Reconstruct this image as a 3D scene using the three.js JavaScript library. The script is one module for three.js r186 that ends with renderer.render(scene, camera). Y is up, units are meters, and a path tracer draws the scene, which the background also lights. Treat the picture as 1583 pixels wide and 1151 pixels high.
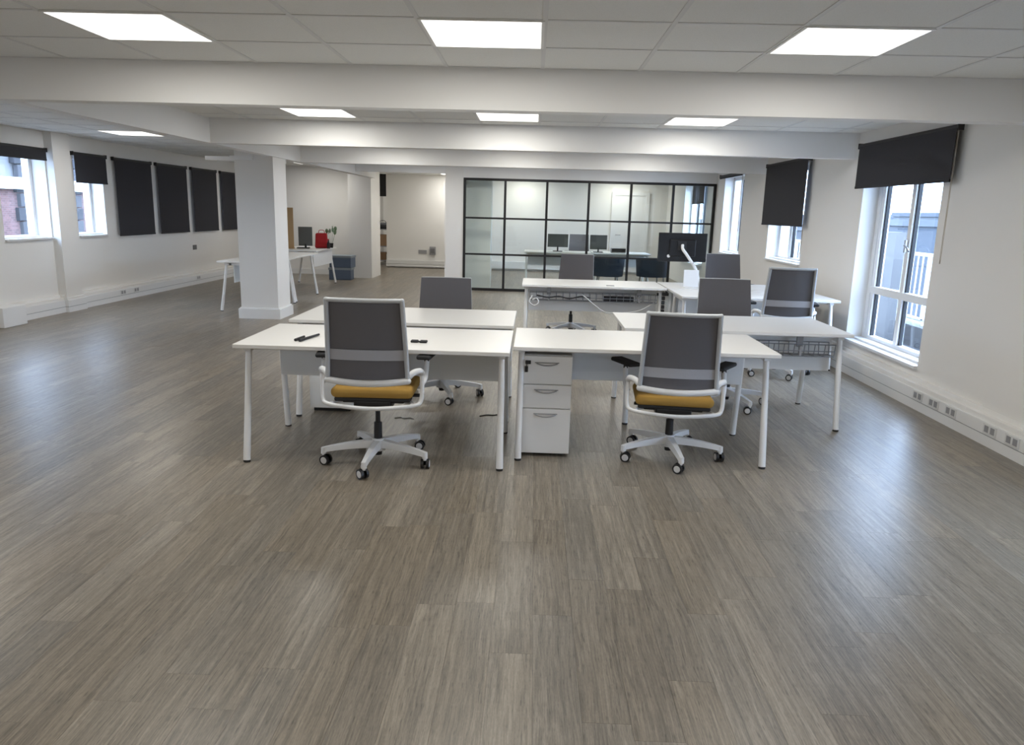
import * as THREE from 'three';
import { RoundedBoxGeometry } from 'three/addons/geometries/RoundedBoxGeometry.js';
import { mergeGeometries } from 'three/addons/utils/BufferGeometryUtils.js';
import { RectAreaLightUniformsLib } from 'three/addons/lights/RectAreaLightUniformsLib.js';

// ---------------------------------------------------------------- camera, sky, exposure
RectAreaLightUniformsLib.init();
const scene = new THREE.Scene();
const renderer = new THREE.WebGLRenderer({ antialias: true });
renderer.toneMapping = THREE.LinearToneMapping;
renderer.toneMappingExposure = 1.20;
renderer.shadowMap.enabled = true;

const EYE = 1.5215;
const camera = new THREE.PerspectiveCamera(2 * Math.atan(575.5 / 1158.1) * 180 / Math.PI, 1583 / 1151, 0.05, 400);
camera.position.set(0, EYE, 0);
{
  const p = 0.21151, y = 0.02451;
  camera.lookAt(-Math.sin(y) * Math.cos(p), EYE - Math.sin(p), -Math.cos(y) * Math.cos(p));
  camera.rotateZ(0.02661);
}
camera.updateMatrixWorld();

scene.background = new THREE.Color().setRGB(0.60, 0.81, 1.17);   // even overcast daylight
scene.backgroundIntensity = 11.0;
const PANEL = 12.6;                                               // radiance of each ceiling panel
const PANEL_COLOR = new THREE.Color().setRGB(1.0, 0.975, 0.92);

// ---------------------------------------------------------------- helpers
let seed = 12345;
const rnd = () => { seed = (seed * 1664525 + 1013904223) >>> 0; return seed / 4294967296; };
const V = (x, y, z) => new THREE.Vector3(x, y, z);
const used = new Map();
function numbered(n) {
  const k = used.get(n) ?? 0; used.set(n, k + 1);
  return k ? n + '_' + String(k).padStart(3, '0') : n;
}
function flat(g) { return g.index ? g.toNonIndexed() : g; }
function clean(g) {
  g = flat(g);
  for (const k of Object.keys(g.attributes)) if (!['position', 'normal', 'uv'].includes(k)) g.deleteAttribute(k);
  g.clearGroups?.();
  g.morphAttributes = {};
  return g;
}
function join(list) { return list.length === 1 ? clean(list[0]) : mergeGeometries(list.map(clean), false); }
// box given by its limits, uv in metres
function lim(x0, x1, y0, y1, z0, z1) {
  const w = x1 - x0, h = y1 - y0, d = z1 - z0;
  const g = new THREE.BoxGeometry(Math.abs(w), Math.abs(h), Math.abs(d)).toNonIndexed();
  g.translate((x0 + x1) / 2, (y0 + y1) / 2, (z0 + z1) / 2);
  const p = g.attributes.position, n = g.attributes.normal, u = g.attributes.uv;
  for (let i = 0; i < p.count; i++) {
    if (Math.abs(n.getX(i)) > .5) u.setXY(i, p.getZ(i), p.getY(i));
    else if (Math.abs(n.getY(i)) > .5) u.setXY(i, p.getX(i), p.getZ(i));
    else u.setXY(i, p.getX(i), p.getY(i));
  }
  return g;
}
function rb(w, h, d, r, x = 0, y = 0, z = 0, seg = 2) {
  const g = new RoundedBoxGeometry(w, h, d, seg, Math.min(r, w / 2 - 1e-4, h / 2 - 1e-4, d / 2 - 1e-4));
  g.translate(x, y, z); return g;
}
function cyl(a, b, r0, r1 = r0, n = 14) {
  const d = b.clone().sub(a), L = d.length();
  const g = new THREE.CylinderGeometry(r1, r0, L, n);
  g.translate(0, L / 2, 0);
  g.applyQuaternion(new THREE.Quaternion().setFromUnitVectors(V(0, 1, 0), d.normalize()));
  g.translate(a.x, a.y, a.z); return g;
}
function tube(pts, r, seg = 40, n = 10, closed = false) {
  return new THREE.TubeGeometry(new THREE.CatmullRomCurve3(pts, closed, 'catmullrom', 0.5), seg, r, n, closed);
}
function mesh(name, geo, mat, parent) {
  const m = new THREE.Mesh(Array.isArray(geo) ? join(geo) : geo, mat);
  m.name = parent ? name : numbered(name);
  (parent ?? scene).add(m);
  return m;
}
function tag(o, label, category, group, kind) {
  o.userData.label = label; o.userData.category = category;
  if (group) o.userData.group = group;
  if (kind) o.userData.kind = kind;
  return o;
}
function thing(name, label, category, pos = [0, 0, 0], turn = 0, group, kind) {
  const g = new THREE.Group(); g.name = numbered(name); scene.add(g);
  g.position.set(...pos); g.rotation.y = turn;
  return tag(g, label, category, group, kind);
}
const structure = (name, geo, mat, label, category) => tag(mesh(name, geo, mat), label, category, null, 'structure');
function copyOf(o, label, pos, turn) {
  const base = o.name.replace(/_\d{3}$/, '');
  const c = o.clone(); c.name = numbered(base); scene.add(c);
  c.userData = { ...o.userData }; if (label) c.userData.label = label;
  c.position.set(...pos); c.rotation.y = turn; return c;
}

// ---------------------------------------------------------------- textures
function hash(x, y, s) {
  let h = (x * 374761393 + y * 668265263 + s * 1442695041) | 0;
  h = Math.imul(h ^ (h >>> 13), 1274126177); h ^= h >>> 16;
  return (h >>> 0) / 4294967296;
}
function vnoise(x, y, s) {
  const xi = Math.floor(x), yi = Math.floor(y), fx = x - xi, fy = y - yi;
  const a = fx * fx * (3 - 2 * fx), b = fy * fy * (3 - 2 * fy);
  const p = hash(xi, yi, s), q = hash(xi + 1, yi, s), r = hash(xi, yi + 1, s), t = hash(xi + 1, yi + 1, s);
  return p + (q - p) * a + (r - p) * b + (p - q - r + t) * a * b;
}
function dataTex(w, h, fn, srgb, rep) {
  const d = new Uint8Array(w * h * 4);
  for (let j = 0; j < h; j++) for (let i = 0; i < w; i++) {
    const c = fn(i, j), k = (j * w + i) * 4;
    d[k] = c[0]; d[k + 1] = c[1]; d[k + 2] = c[2]; d[k + 3] = 255;
  }
  const t = new THREE.DataTexture(d, w, h);
  t.magFilter = THREE.LinearFilter; t.minFilter = THREE.LinearMipmapLinearFilter; t.generateMipmaps = true;
  t.wrapS = t.wrapT = THREE.RepeatWrapping;
  if (srgb) t.colorSpace = THREE.SRGBColorSpace;
  if (rep) t.repeat.set(rep[0], rep[1]);
  t.needsUpdate = true; return t;
}
// floor: an atlas of 8 x 3 different vinyl planks, each with its own grain and tone
const PW = 0.152, PL = 0.914, AC = 8, AR = 3;
const clamp8 = (v) => Math.max(0, Math.min(255, Math.round(v)));
function plankValue(i, j) {
  const cw = 1024 / AC, ch = 1536 / AR;
  const ci = Math.floor(i / cw), cj = Math.floor(j / ch), s = ci * 17 + cj * 131 + 5;
  const u = (i - ci * cw) / cw * PW, v = (j - cj * ch) / ch * PL;     // metres on the plank
  const wob = (vnoise(v * 2.6, u * 7, s + 3) - .5) * .012 + (vnoise(v * 14, u * 30, s + 8) - .5) * .003;
  const x = u + wob;
  let g = 0;
  g += (vnoise(x * 48, v * 1.4, s) - .5) * .75;
  g += (vnoise(x * 150, v * 5, s + 1) - .5) * .85;
  g += (vnoise(x * 380, v * 16, s + 2) - .5) * 1.0;
  g += (vnoise(u * 620, v * 110, s + 4) - .5) * .55;
  const knot = vnoise(x * 15, v * 2.6, s + 6);
  g += Math.sin(knot * 30) * .30 * Math.max(0, knot - .5) * 2;
  const pores = vnoise(x * 430, v * 26, s + 7);
  if (pores > .74) g -= (pores - .74) * 4.2;
  return [g, hash(ci, cj, 77), hash(ci, cj, 78)];
}
const floorMap = dataTex(1024, 1536, (i, j) => {
  const [g, t, w] = plankValue(i, j);
  const b = 123 + (t - .5) * 15 + g * 25;
  return [clamp8(b * 1.05 + (w - .5) * 3), clamp8(b * .98), clamp8(b * .875 - (w - .5) * 4)];
}, true);
const floorBump = dataTex(1024, 1536, (i, j) => { const b = clamp8(128 + plankValue(i, j)[0] * 60); return [b, b, b]; }, false);
const paintBump = dataTex(256, 256, (i, j) => {
  const b = clamp8(128 + (vnoise(i * .25, j * .25, 1) - .5) * 60 + (hash(i, j, 2) - .5) * 60); return [b, b, b];
}, false, [2, 2]);
const tileBump = dataTex(256, 256, (i, j) => {
  let v = 150 + (hash(i, j, 9) - .5) * 60 + (vnoise(i * .3, j * .3, 4) - .5) * 60;
  if (vnoise(i * .5, j * .5, 12) > .78) v -= 70;
  v = clamp8(v); return [v, v, v];
}, false, [3.3, 3.3]);
const tileMap = dataTex(256, 256, (i, j) => {
  let v = 233 + (hash(i, j, 9) - .5) * 6;
  if (vnoise(i * .5, j * .5, 12) > .8) v -= 16;
  v = clamp8(v); return [v, v, clamp8(v * .985)];
}, true, [3.3, 3.3]);
const weaveBump = dataTex(64, 64, (i, j) => {
  const v = clamp8(128 + 110 * Math.sin(i / 64 * Math.PI * 16) * Math.sin(j / 64 * Math.PI * 16)); return [v, v, v];
}, false, [14, 14]);
const fabricBump = dataTex(128, 128, (i, j) => {
  const v = clamp8(128 + 60 * Math.sin(i * Math.PI / 4) + 60 * Math.sin(j * Math.PI / 4) + (hash(i, j, 3) - .5) * 50); return [v, v, v];
}, false, [8, 8]);
const brickMap = dataTex(512, 512, (i, j) => {      // far facade: courses too fine to be told apart
  const row = Math.floor(j / 16), c = Math.floor((i + (row & 1) * 20) / 40);
  const m = (j % 16 < 2) || ((i + (row & 1) * 20) % 40 < 2);
  const t = hash(c, row, 5) * 40 + (hash(i, j, 6) - .5) * 18;
  return m ? [112, 100, 96] : [clamp8(86 + t * .7), clamp8(62 + t * .5), clamp8(60 + t * .5)];
}, true, [.5, .5]);

// ---------------------------------------------------------------- materials
const S = (o) => new THREE.MeshStandardMaterial(o);
const rgb = (r, g, b) => new THREE.Color().setRGB(r, g, b);
const M = {
  wall: S({ color: rgb(.80, .785, .755), roughness: .75, bumpMap: paintBump, bumpScale: .0006 }),
  beam: S({ color: rgb(.82, .815, .80), roughness: .8, bumpMap: paintBump, bumpScale: .0005 }),
  trimWhite: S({ color: rgb(.80, .80, .79), roughness: .42 }),
  tile: S({ map: tileMap, roughness: .95, bumpMap: tileBump, bumpScale: .0012 }),
  tbar: S({ color: rgb(.70, .70, .69), roughness: .5 }),
  plenum: S({ color: rgb(.12, .12, .12), roughness: .9 }),
  floor: S({ map: floorMap, roughness: .34, bumpMap: floorBump, bumpScale: .00014 }),
  screed: S({ color: rgb(.03, .03, .028), roughness: .9 }),
  desk: S({ color: rgb(.76, .75, .725), roughness: .38 }),
  deskEdge: S({ color: rgb(.80, .80, .78), roughness: .45 }),
  steelWhite: S({ color: rgb(.80, .80, .79), roughness: .35 }),
  panelWhite: S({ color: rgb(.74, .75, .75), roughness: .5 }),
  foot: S({ color: rgb(.02, .02, .02), roughness: .6 }),
  black: S({ color: rgb(.012, .012, .014), roughness: .45 }),
  blackSoft: S({ color: rgb(.016, .016, .018), roughness: .7 }),
  silver: S({ color: rgb(.50, .52, .54), roughness: .38, metalness: .15 }),
  chairWhite: S({ color: rgb(.72, .73, .74), roughness: .4 }),
  mesh: S({ color: rgb(.138, .134, .143), roughness: .85, bumpMap: weaveBump, bumpScale: .0008 }),
  lumbar: S({ color: rgb(.47, .47, .50), roughness: .55, bumpMap: weaveBump, bumpScale: .0006 }),
  mustard: S({ color: rgb(.42, .245, .05), roughness: .9, bumpMap: fabricBump, bumpScale: .0008 }),
  castor: S({ color: rgb(.60, .60, .61), roughness: .4 }),
  blind: S({ color: rgb(.026, .026, .032), roughness: .85, bumpMap: fabricBump, bumpScale: .0004 }),
  blindRail: S({ color: rgb(.010, .010, .012), roughness: .5 }),
  upvc: S({ color: rgb(.80, .81, .82), roughness: .3 }),
  gasket: S({ color: rgb(.015, .016, .018), roughness: .6 }),
  glass: new THREE.MeshPhysicalMaterial({ color: rgb(.97, .98, .98), roughness: 0.0, transmission: 1, thickness: 0, ior: 1.45 }),
  partGlass: new THREE.MeshPhysicalMaterial({ color: rgb(.90, .95, .915), roughness: 0.0, transmission: 1, thickness: 0, ior: 1.5 }),
  steelBlack: S({ color: rgb(.010, .010, .011), roughness: .45 }),
  metalGrey: S({ color: rgb(.33, .33, .34), roughness: .4, metalness: .6 }),
  greyPlastic: S({ color: rgb(.30, .30, .31), roughness: .5 }),
  wire: S({ color: rgb(.22, .23, .25), roughness: .4, metalness: .5 }),
  cableWhite: S({ color: rgb(.62, .62, .62), roughness: .5 }),
  screen: S({ color: rgb(.006, .006, .007), roughness: .3 }),
  greyScreen: S({ color: rgb(.10, .105, .10), roughness: .4 }),
  red: S({ color: rgb(.38, .006, .010), roughness: .7 }),
  wood: S({ color: rgb(.42, .27, .13), roughness: .7 }),
  card: S({ color: rgb(.30, .19, .11), roughness: .9 }),
  crate: S({ color: rgb(.10, .135, .20), roughness: .5 }),
  crateGrey: S({ color: rgb(.26, .30, .34), roughness: .5 }),
  navy: S({ color: rgb(.008, .022, .045), roughness: .85 }),
  taupe: S({ color: rgb(.11, .095, .10), roughness: .85 }),
  paper: S({ color: rgb(.75, .73, .70), roughness: .8 }),
  chain: S({ color: rgb(.42, .36, .28), roughness: .5 }),
  socket: S({ color: rgb(.70, .70, .69), roughness: .4 }),
  socketDark: S({ color: rgb(.17, .17, .18), roughness: .5 }),
  brick: S({ map: brickMap, roughness: .9 }),
  quoin: S({ color: rgb(.022, .023, .028), roughness: .9 }),
  quoinPale: S({ color: rgb(.042, .042, .048), roughness: .9 }),
  render: S({ color: rgb(.125, .125, .127), roughness: .85 }),
  concrete: S({ color: rgb(.10, .10, .105), roughness: .85 }),
  cityA: S({ color: rgb(.065, .075, .09), roughness: .9 }),
  cityB: S({ color: rgb(.09, .10, .112), roughness: .9 }),
  cityGlass: S({ color: rgb(.03, .04, .05), roughness: .5 }),
  asphalt: S({ color: rgb(.06, .06, .062), roughness: .9 }),
  diffuser: S({ color: rgb(.85, .85, .85), emissive: PANEL_COLOR, emissiveIntensity: 1.7, roughness: .6 }),
};

// ---------------------------------------------------------------- room dimensions
const CEIL = 2.392, XL = -6.53, XR = 3.30, ZB = 5.0, BEAM_Y = 2.142;
const LX = -0.563, LS = 0.565, GX = LX - 0.0175, GS = 0.6;

// ---------------------------------------------------------------- floor
{
  const fl = structure('floor', [lim(-6.85, 3.75, -.16, -.0045, -22.2, ZB)], M.screed, 'grey brown wood look vinyl plank floor of the open office', 'floor');
  const gap = .0007, variants = [];
  for (let r = 0; r < AR; r++) for (let c = 0; c < AC; c++) {
    const w = PW - gap, l = PL - gap;
    const g = new THREE.BoxGeometry(w, .004, l).toNonIndexed();
    g.translate(0, -.002, 0);
    const p = g.attributes.position, u = g.attributes.uv;
    for (let i = 0; i < p.count; i++) u.setXY(i, (c + .01 + (p.getX(i) / w + .5) * .98) / AC, (r + .005 + (p.getZ(i) / l + .5) * .99) / AR);
    variants.push(g);
  }
  const all = [];
  const q = new THREE.Vector3();
  const n = Math.ceil(10.3 / PW);
  for (let i = 0; i < n; i++) {
    const x = -6.8 + PW * (i + .5);
    const off = rnd() * PL;
    for (let z = ZB + off; z > -22.2; z -= PL) {
      const zc = z - PL / 2;
      const v = Math.floor(rnd() * variants.length);
      let score = 0;
      if (zc < -1.4) {
        q.set(x, 0, zc).project(camera);
        if (Math.abs(q.x) < 1.06 && q.y > -1.12 && q.y < 1) score = 1 / Math.hypot(x, EYE, zc);
      }
      if (zc - PL / 2 < -22.2 || zc + PL / 2 > ZB) continue;
      all.push({ x, z: zc, v, score, t: rnd() < .5 });
    }
  }
  all.sort((a, b) => b.score - a.score);
  const rest = [];
  all.forEach((p, k) => {
    if (k < 300) {
      const m = mesh('plank', variants[p.v], M.floor, fl);
      m.position.set(p.x, 0, p.z); if (p.t) m.rotation.y = Math.PI;
    } else {
      const g = variants[p.v].clone(); if (p.t) g.rotateY(Math.PI); g.translate(p.x, 0, p.z); rest.push(g);
    }
  });
  const st = mesh('plank', mergeGeometries(rest), M.floor, fl); st.userData.kind = 'stuff';
}

// ---------------------------------------------------------------- ceiling with lay-in tiles
const panels = [];   // [x0, zNear]
for (const z of [4.05, -.17, -3.771, -7.14, -10.14, -13.14]) for (let i = -1; i <= 1; i++) panels.push([LX + 1.8 * i, z]);
const leftPanels = [[-5.963, -2.571], [-5.585, -6.19], [-5.585, -9.79], [-4.985, -15.79], [-5.963, 1.029]];
const extraPanels = [[GX + .0175 - 1.8, -16.5 - .0175], [GX + .0175 - 1.8, -18.9 - .0175], [GX + .0175 - 3.6, -20.1 - .0175], [GX + .0175 + 1.2, -16.5 - .0175], [GX + .0175, -18.9 - .0175], [GX + .0175 + 2.4, -18.9 - .0175]];
{
  const ce = structure('ceiling', [lim(-6.85, 3.75, CEIL + .06, CEIL + .3, -22.2, ZB)], M.plenum, 'suspended ceiling of square pale mineral tiles', 'ceiling');
  const grid = [];
  const inLight = (x, z, w) => panels.concat(leftPanels, extraPanels).some(([lx, lz]) => x < lx + LS - .02 && x + w > lx + .02 && z - w < lz - .02 && z > lz - LS + .02);
  const tg = new THREE.BoxGeometry(.586, .012, .586).toNonIndexed();
  const pick = [], rest = [];
  const q = new THREE.Vector3();
  function bay(x0, x1, zTop, zBot, gx, gz) {
    // grid bars
    for (let k = Math.ceil((x0 - gx) / GS - 1e-6); gx + k * GS < x1; k++) grid.push(lim(gx + k * GS - .012, gx + k * GS + .012, CEIL, CEIL + .003, zBot, zTop));
    for (let k = Math.ceil((zBot - gz) / GS - 1e-6); gz + k * GS < zTop; k++) grid.push(lim(x0, x1, CEIL + .0004, CEIL + .0029, gz + k * GS - .012, gz + k * GS + .012));
    for (let a = Math.floor((x0 - gx) / GS); gx + a * GS < x1; a++) for (let b = Math.floor((zBot - gz) / GS); gz + b * GS < zTop; b++) {
      const xa = Math.max(gx + a * GS, x0), xb = Math.min(gx + (a + 1) * GS, x1), za = Math.max(gz + b * GS, zBot), zb = Math.min(gz + (b + 1) * GS, zTop);
      if (xb - xa < .03 || zb - za < .03) continue;
      if (inLight(xa, zb, Math.min(xb - xa, zb - za))) continue;
      const cx = (xa + xb) / 2, cz = (za + zb) / 2;
      const full = xb - xa > .599 && zb - za > .599;
      q.set(cx, CEIL, cz).project(camera);
      const seen = cz < -2.9 && cz > -8.1 && Math.abs(q.x) < 1.15 && q.y < 1.2;
      const left = cx < -3.56 && cz < -5 && cz > -17 && q.x > -1.15;
      const o = { cx, cz, w: xb - xa - .012, d: zb - za - .012, full };
      (seen || left ? pick : rest).push(o);
    }
  }
  const gz = -3.771 + .0175;
  bay(-6.53, 3.30, ZB, -4.97, GX, gz);
  bay(-3.44, 3.30, -5.08, -8.1, GX, -7.14 + .0175);
  bay(-3.44, 3.30, -8.22, -11.2, GX, -10.14 + .0175);
  bay(-3.44, 3.34, -11.3, -14.6, GX, -13.14 + .0175);
  bay(-6.53, -3.56, -5.08, -17.2, -5.6025, -9.7725);
  bay(-4.4, -1.4, -14.75, -22.1, GX, -16.5);
  bay(-1.37, 3.45, -14.75, -22.1, GX, -16.5);
  for (const o of pick) {
    const m = mesh('ceiling_tile', o.full ? tg : lim(-o.w / 2, o.w / 2, -.006, .006, -o.d / 2, o.d / 2), M.tile, ce);
    m.position.set(o.cx, CEIL + .0095, o.cz);
  }
  const rg = rest.map((o) => lim(o.cx - o.w / 2, o.cx + o.w / 2, CEIL + .0035, CEIL + .0155, o.cz - o.d / 2, o.cz + o.d / 2));
  mesh('ceiling_tile', rg, M.tile, ce).userData.kind = 'stuff';
  mesh('ceiling_grid', grid, M.tbar, ce);
}
function panelAt(x, z, label, group) {
  const t = thing('ceiling_light', label, 'ceiling light', [x + LS / 2, CEIL, z - LS / 2], 0, group);
  const h = LS / 2, o = .299;
  mesh('frame', [lim(-o, -h, -.004, .02, -o, o), lim(h, o, -.004, .02, -o, o), lim(-h, h, -.004, .02, -o, -h), lim(-h, h, -.004, .02, h, o)], M.trimWhite, t);
  mesh('diffuser', [lim(-h, h, -.0055, .012, -h, h)], M.diffuser, t);
  const l = new THREE.RectAreaLight(PANEL_COLOR, PANEL, LS, LS);
  l.position.set(x + LS / 2, CEIL - .010, z - LS / 2); l.lookAt(x + LS / 2, 0, z - LS / 2);
  l.castShadow = true; l.name = 'panel_light'; scene.add(l);
}

for (const [x, z] of panels) {
  const lab = z > -2 ? 'square LED ceiling panel over the open floor near the plain end wall'
    : z > -4 ? 'large bright square LED panel in the ceiling in front of the first cross beam'
    : z > -8 ? 'square LED ceiling panel between the first and second cross beams'
    : z > -11 ? 'square LED ceiling panel between the second and third cross beams' : 'square LED ceiling panel between the third cross beam and the glazed partition';
  panelAt(x, z, lab, z > -2 ? 'panels near the end wall' : z > -4 ? 'panels before the first beam' : z > -8 ? 'panels behind the first beam' : z > -11 ? 'panels behind the second beam' : 'panels behind the third beam');
}
for (const [x, z] of leftPanels) panelAt(x, z, z === -9.79 ? 'LED ceiling panel over the side aisle by the row of blinds' : 'square LED ceiling panel further along the side aisle', 'side aisle panels');
extraPanels.forEach(([x, z], i) => panelAt(x, z, i === 0 ? 'LED ceiling panel in the alcove near its opening' : i === 1 ? 'LED ceiling panel in the alcove near its back wall' : i === 2 ? 'LED ceiling panel in the store beyond the doorway' : 'LED ceiling panel inside the glazed meeting room', i > 2 ? 'meeting room panels' : undefined));

// ---------------------------------------------------------------- beams, pillar, column
structure('ceiling_beam', [lim(-6.53, XR, BEAM_Y, CEIL + .06, -5.09, -4.96)], M.beam, 'white cross beam under the ceiling nearest the square LED panels', 'beam');
structure('ceiling_beam', [lim(-3.5, XR, BEAM_Y, CEIL + .06, -8.23, -8.1)], M.beam, 'white cross beam between the white pillar and the first blinds', 'beam');
structure('ceiling_beam', [lim(-3.5, XR, BEAM_Y, CEIL + .06, -11.33, -11.2)], M.beam, 'white cross beam behind the pillar before the glazed partition', 'beam');
structure('ceiling_beam', [lim(-3.56, -3.43, BEAM_Y, CEIL + .06, -16.5, -5.09)], M.beam, 'long white beam carried by the pillar along the side aisle', 'beam');
{
  const p = thing('pillar', 'square white plastered pillar with a stepped skirting', 'pillar', [-3.71, 0, -10.33], 0, null, 'structure');
  mesh('shaft', [lim(-.255, .255, 0, CEIL + .05, -.255, .255)], M.wall, p);
  mesh('skirting', [lim(-.285, .285, 0, .135, -.285, .285), lim(-.27, .27, .135, .15, -.27, .27)], M.trimWhite, p);
  mesh('capping', [lim(-.33, .26, BEAM_Y - .06, BEAM_Y, -.275, -.255), lim(-.30, .0, BEAM_Y - .055, BEAM_Y - .002, .255, .30)], M.trimWhite, p);
}
structure('column', [lim(-4.05, -3.55, 0, CEIL + .05, -17.45, -16.5)], M.wall, 'plain white column beside the doorway with the dark store', 'column');
structure('trim_1', [rb(.45, .055, .06, .006, -4.19, 2.112, -10.25)], M.trimWhite, 'short white cable trunking reaching from the pillar head', 'trunking');

// ---------------------------------------------------------------- walls with openings
function wallAlongZ(x0, x1, zA, zB, top, holes) {      // zA > zB
  const g = []; let z = zA;
  for (const [h1, h0, y0, y1] of holes.slice().sort((a, b) => b[0] - a[0])) {
    g.push(lim(x0, x1, 0, top, h1, z));
    g.push(lim(x0, x1, 0, y0, h0, h1), lim(x0, x1, y1, top, h0, h1));
    z = h0;
  }
  g.push(lim(x0, x1, 0, top, zB, z)); return g;
}
const TOP = CEIL + .06;
const holesR = [[-2.2, -3.7, .30, 2.2], [-6.36, -7.87, .30, 2.2], [-9.48, -10.88, .95, 2.2], [-12.35, -13.58, .9, 2.2]];
const holesL = [[-6.6, -7.9, 1.0, 2.15], [-9.2, -10.12, 1.0, 2.15], [-10.74, -11.46, 1.0, 2.15], [-11.88, -12.82, 1.0, 2.15], [-13.2, -14.13, 1.0, 2.15], [-14.55, -15.46, 1.0, 2.15], [-15.9, -16.8, 1.0, 2.15], [-5.2, -6.3, 1.0, 2.15], [-3.8, -4.9, 1.0, 2.15], [-2.4, -3.5, 1.0, 2.15]];
structure('wall_right', wallAlongZ(XR, XR + .3, ZB, -14.0, TOP, holesR), M.wall, 'white wall with tall windows and short dark blinds', 'wall');
structure('wall_meeting_side', wallAlongZ(3.40, 3.70, -14.0, -22.2, TOP, [[-15.4, -17.6, .55, 2.2]]), M.wall, 'white side wall of the glazed meeting room', 'wall');
structure('wall_left', wallAlongZ(XL - .32, XL, ZB, -17.2, TOP, holesL), M.wall, 'white wall with the long row of dark blinds', 'wall');
structure('wall_pier', [lim(XR - .03, XR, 0, TOP, -5.34, -4.55)], M.wall, 'shallow white pier on the wall under the first beam end', 'wall pier');
structure('wall_pier', [lim(XL, XL + .11, 0, TOP, -10.52, -10.14)], M.wall, 'white pier between the raised blind and the rolled blind', 'wall pier');
structure('wall_back', [lim(-6.85, -4.05, 0, TOP, -17.5, -17.2)], M.wall, 'plain white end wall behind the tables with the red bag', 'wall');
structure('wall_front', [lim(-6.85, 3.75, -.1, TOP, ZB, ZB + .2)], M.wall, 'plain white wall at the near end of the office', 'wall');
structure('wall_store_side', [lim(-4.7, -4.4, 0, TOP, -22.2, -17.5)], M.wall, 'white side wall of the store beyond the doorway', 'wall');
structure('wall_far', [lim(-4.7, 3.75, 0, TOP, -22.4, -22.1)], M.wall, 'white outer wall at the far end', 'wall');
structure('wall_alcove', [lim(-3.88, -1.37, 0, TOP, -20.1, -19.9)], M.wall, 'white alcove wall with two sockets above the trunking', 'wall');
structure('wall_meeting_back', [lim(-1.37, 3.4, 0, TOP, -20.1, -19.9)], M.wall, 'white back wall seen through the glazed partition', 'wall');
structure('wall_divider', [lim(-1.72, -1.37, 0, TOP, -19.9, -14.6)], M.wall, 'white stub wall at the end of the glazed partition', 'wall');
structure('wall_header', [lim(-1.37, 3.42, 2.125, TOP, -14.72, -14.6), lim(-3.55, -1.72, 2.19, TOP, -14.72, -14.6)], M.beam, 'white header above the black framed glazing', 'header');

// ---------------------------------------------------------------- skirting trunking
function trunking(name, side, segs, label, sockets) {
  const t = thing(name, label, 'trunking', [0, 0, 0], 0, null, 'structure');
  const s = side === 'R' ? -1 : 1, xw = side === 'R' ? XR : XL;
  const bx = (d0, d1, y0, y1, z0, z1) => lim(Math.min(xw + s * d0, xw + s * d1), Math.max(xw + s * d0, xw + s * d1), y0, y1, z0, z1);
  for (const [za, zb, dd] of segs) {
    mesh('lower_cover', [bx(0, .095 + dd, 0, .072, zb, za)], M.trimWhite, t);
    mesh('divider', [bx(0, .090 + dd, .072, .079, zb, za)], M.greyPlastic, t);
    mesh('upper_cover', [bx(0, .095 + dd, .079, .165, zb, za)], M.trimWhite, t);
    mesh('top_cover', [bx(0, .080 + dd, .165, .20, zb, za), bx(0, .035 + dd, .20, .235, zb, za)], M.wall, t);
  }
  for (const z of sockets) {
    const k = mesh('socket_plate', [bx(.095, .101, .086, .158, z - .075, z + .075)], M.socket, t);
    mesh('socket_face', [bx(.101, .1025, .100, .146, z - .058, z - .012), bx(.101, .1025, .100, .146, z + .012, z + .058)], M.greyPlastic, k);
  }
}
trunking('baseboard_right', 'R', [[ZB, -5.35, .0], [-5.35, -13.99, .0]], 'white three compartment skirting trunking under the tall windows', [-4.85, -5.1, -5.6, -5.85, -6.1, -8.3, -8.7]);
trunking('baseboard_left', 'L', [[ZB, -10.12, 0], [-10.12, -10.54, .05], [-10.54, -17.19, 0]], 'white skirting trunking along the wall of dark blinds', [-11.6, -12.0, -14.3]);
structure('trim_2', [rb(.25, .24, .42, .008, -6.40, .12, -8.87)], M.trimWhite, 'white boxed corner at the foot of the wall by the raised blind', 'boxing');
structure('baseboard_alcove', [lim(-3.88, -1.8, .03, .09, -19.9, -19.82), lim(-3.88, -1.8, .10, .20, -19.9, -19.83)], M.trimWhite, 'white trunking along the foot of the alcove wall', 'trunking');
structure('baseboard_back', [lim(-6.5, -4.06, 0, .12, -17.2, -17.18)], M.trimWhite, 'white skirting along the end wall behind the tables', 'skirting');

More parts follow.
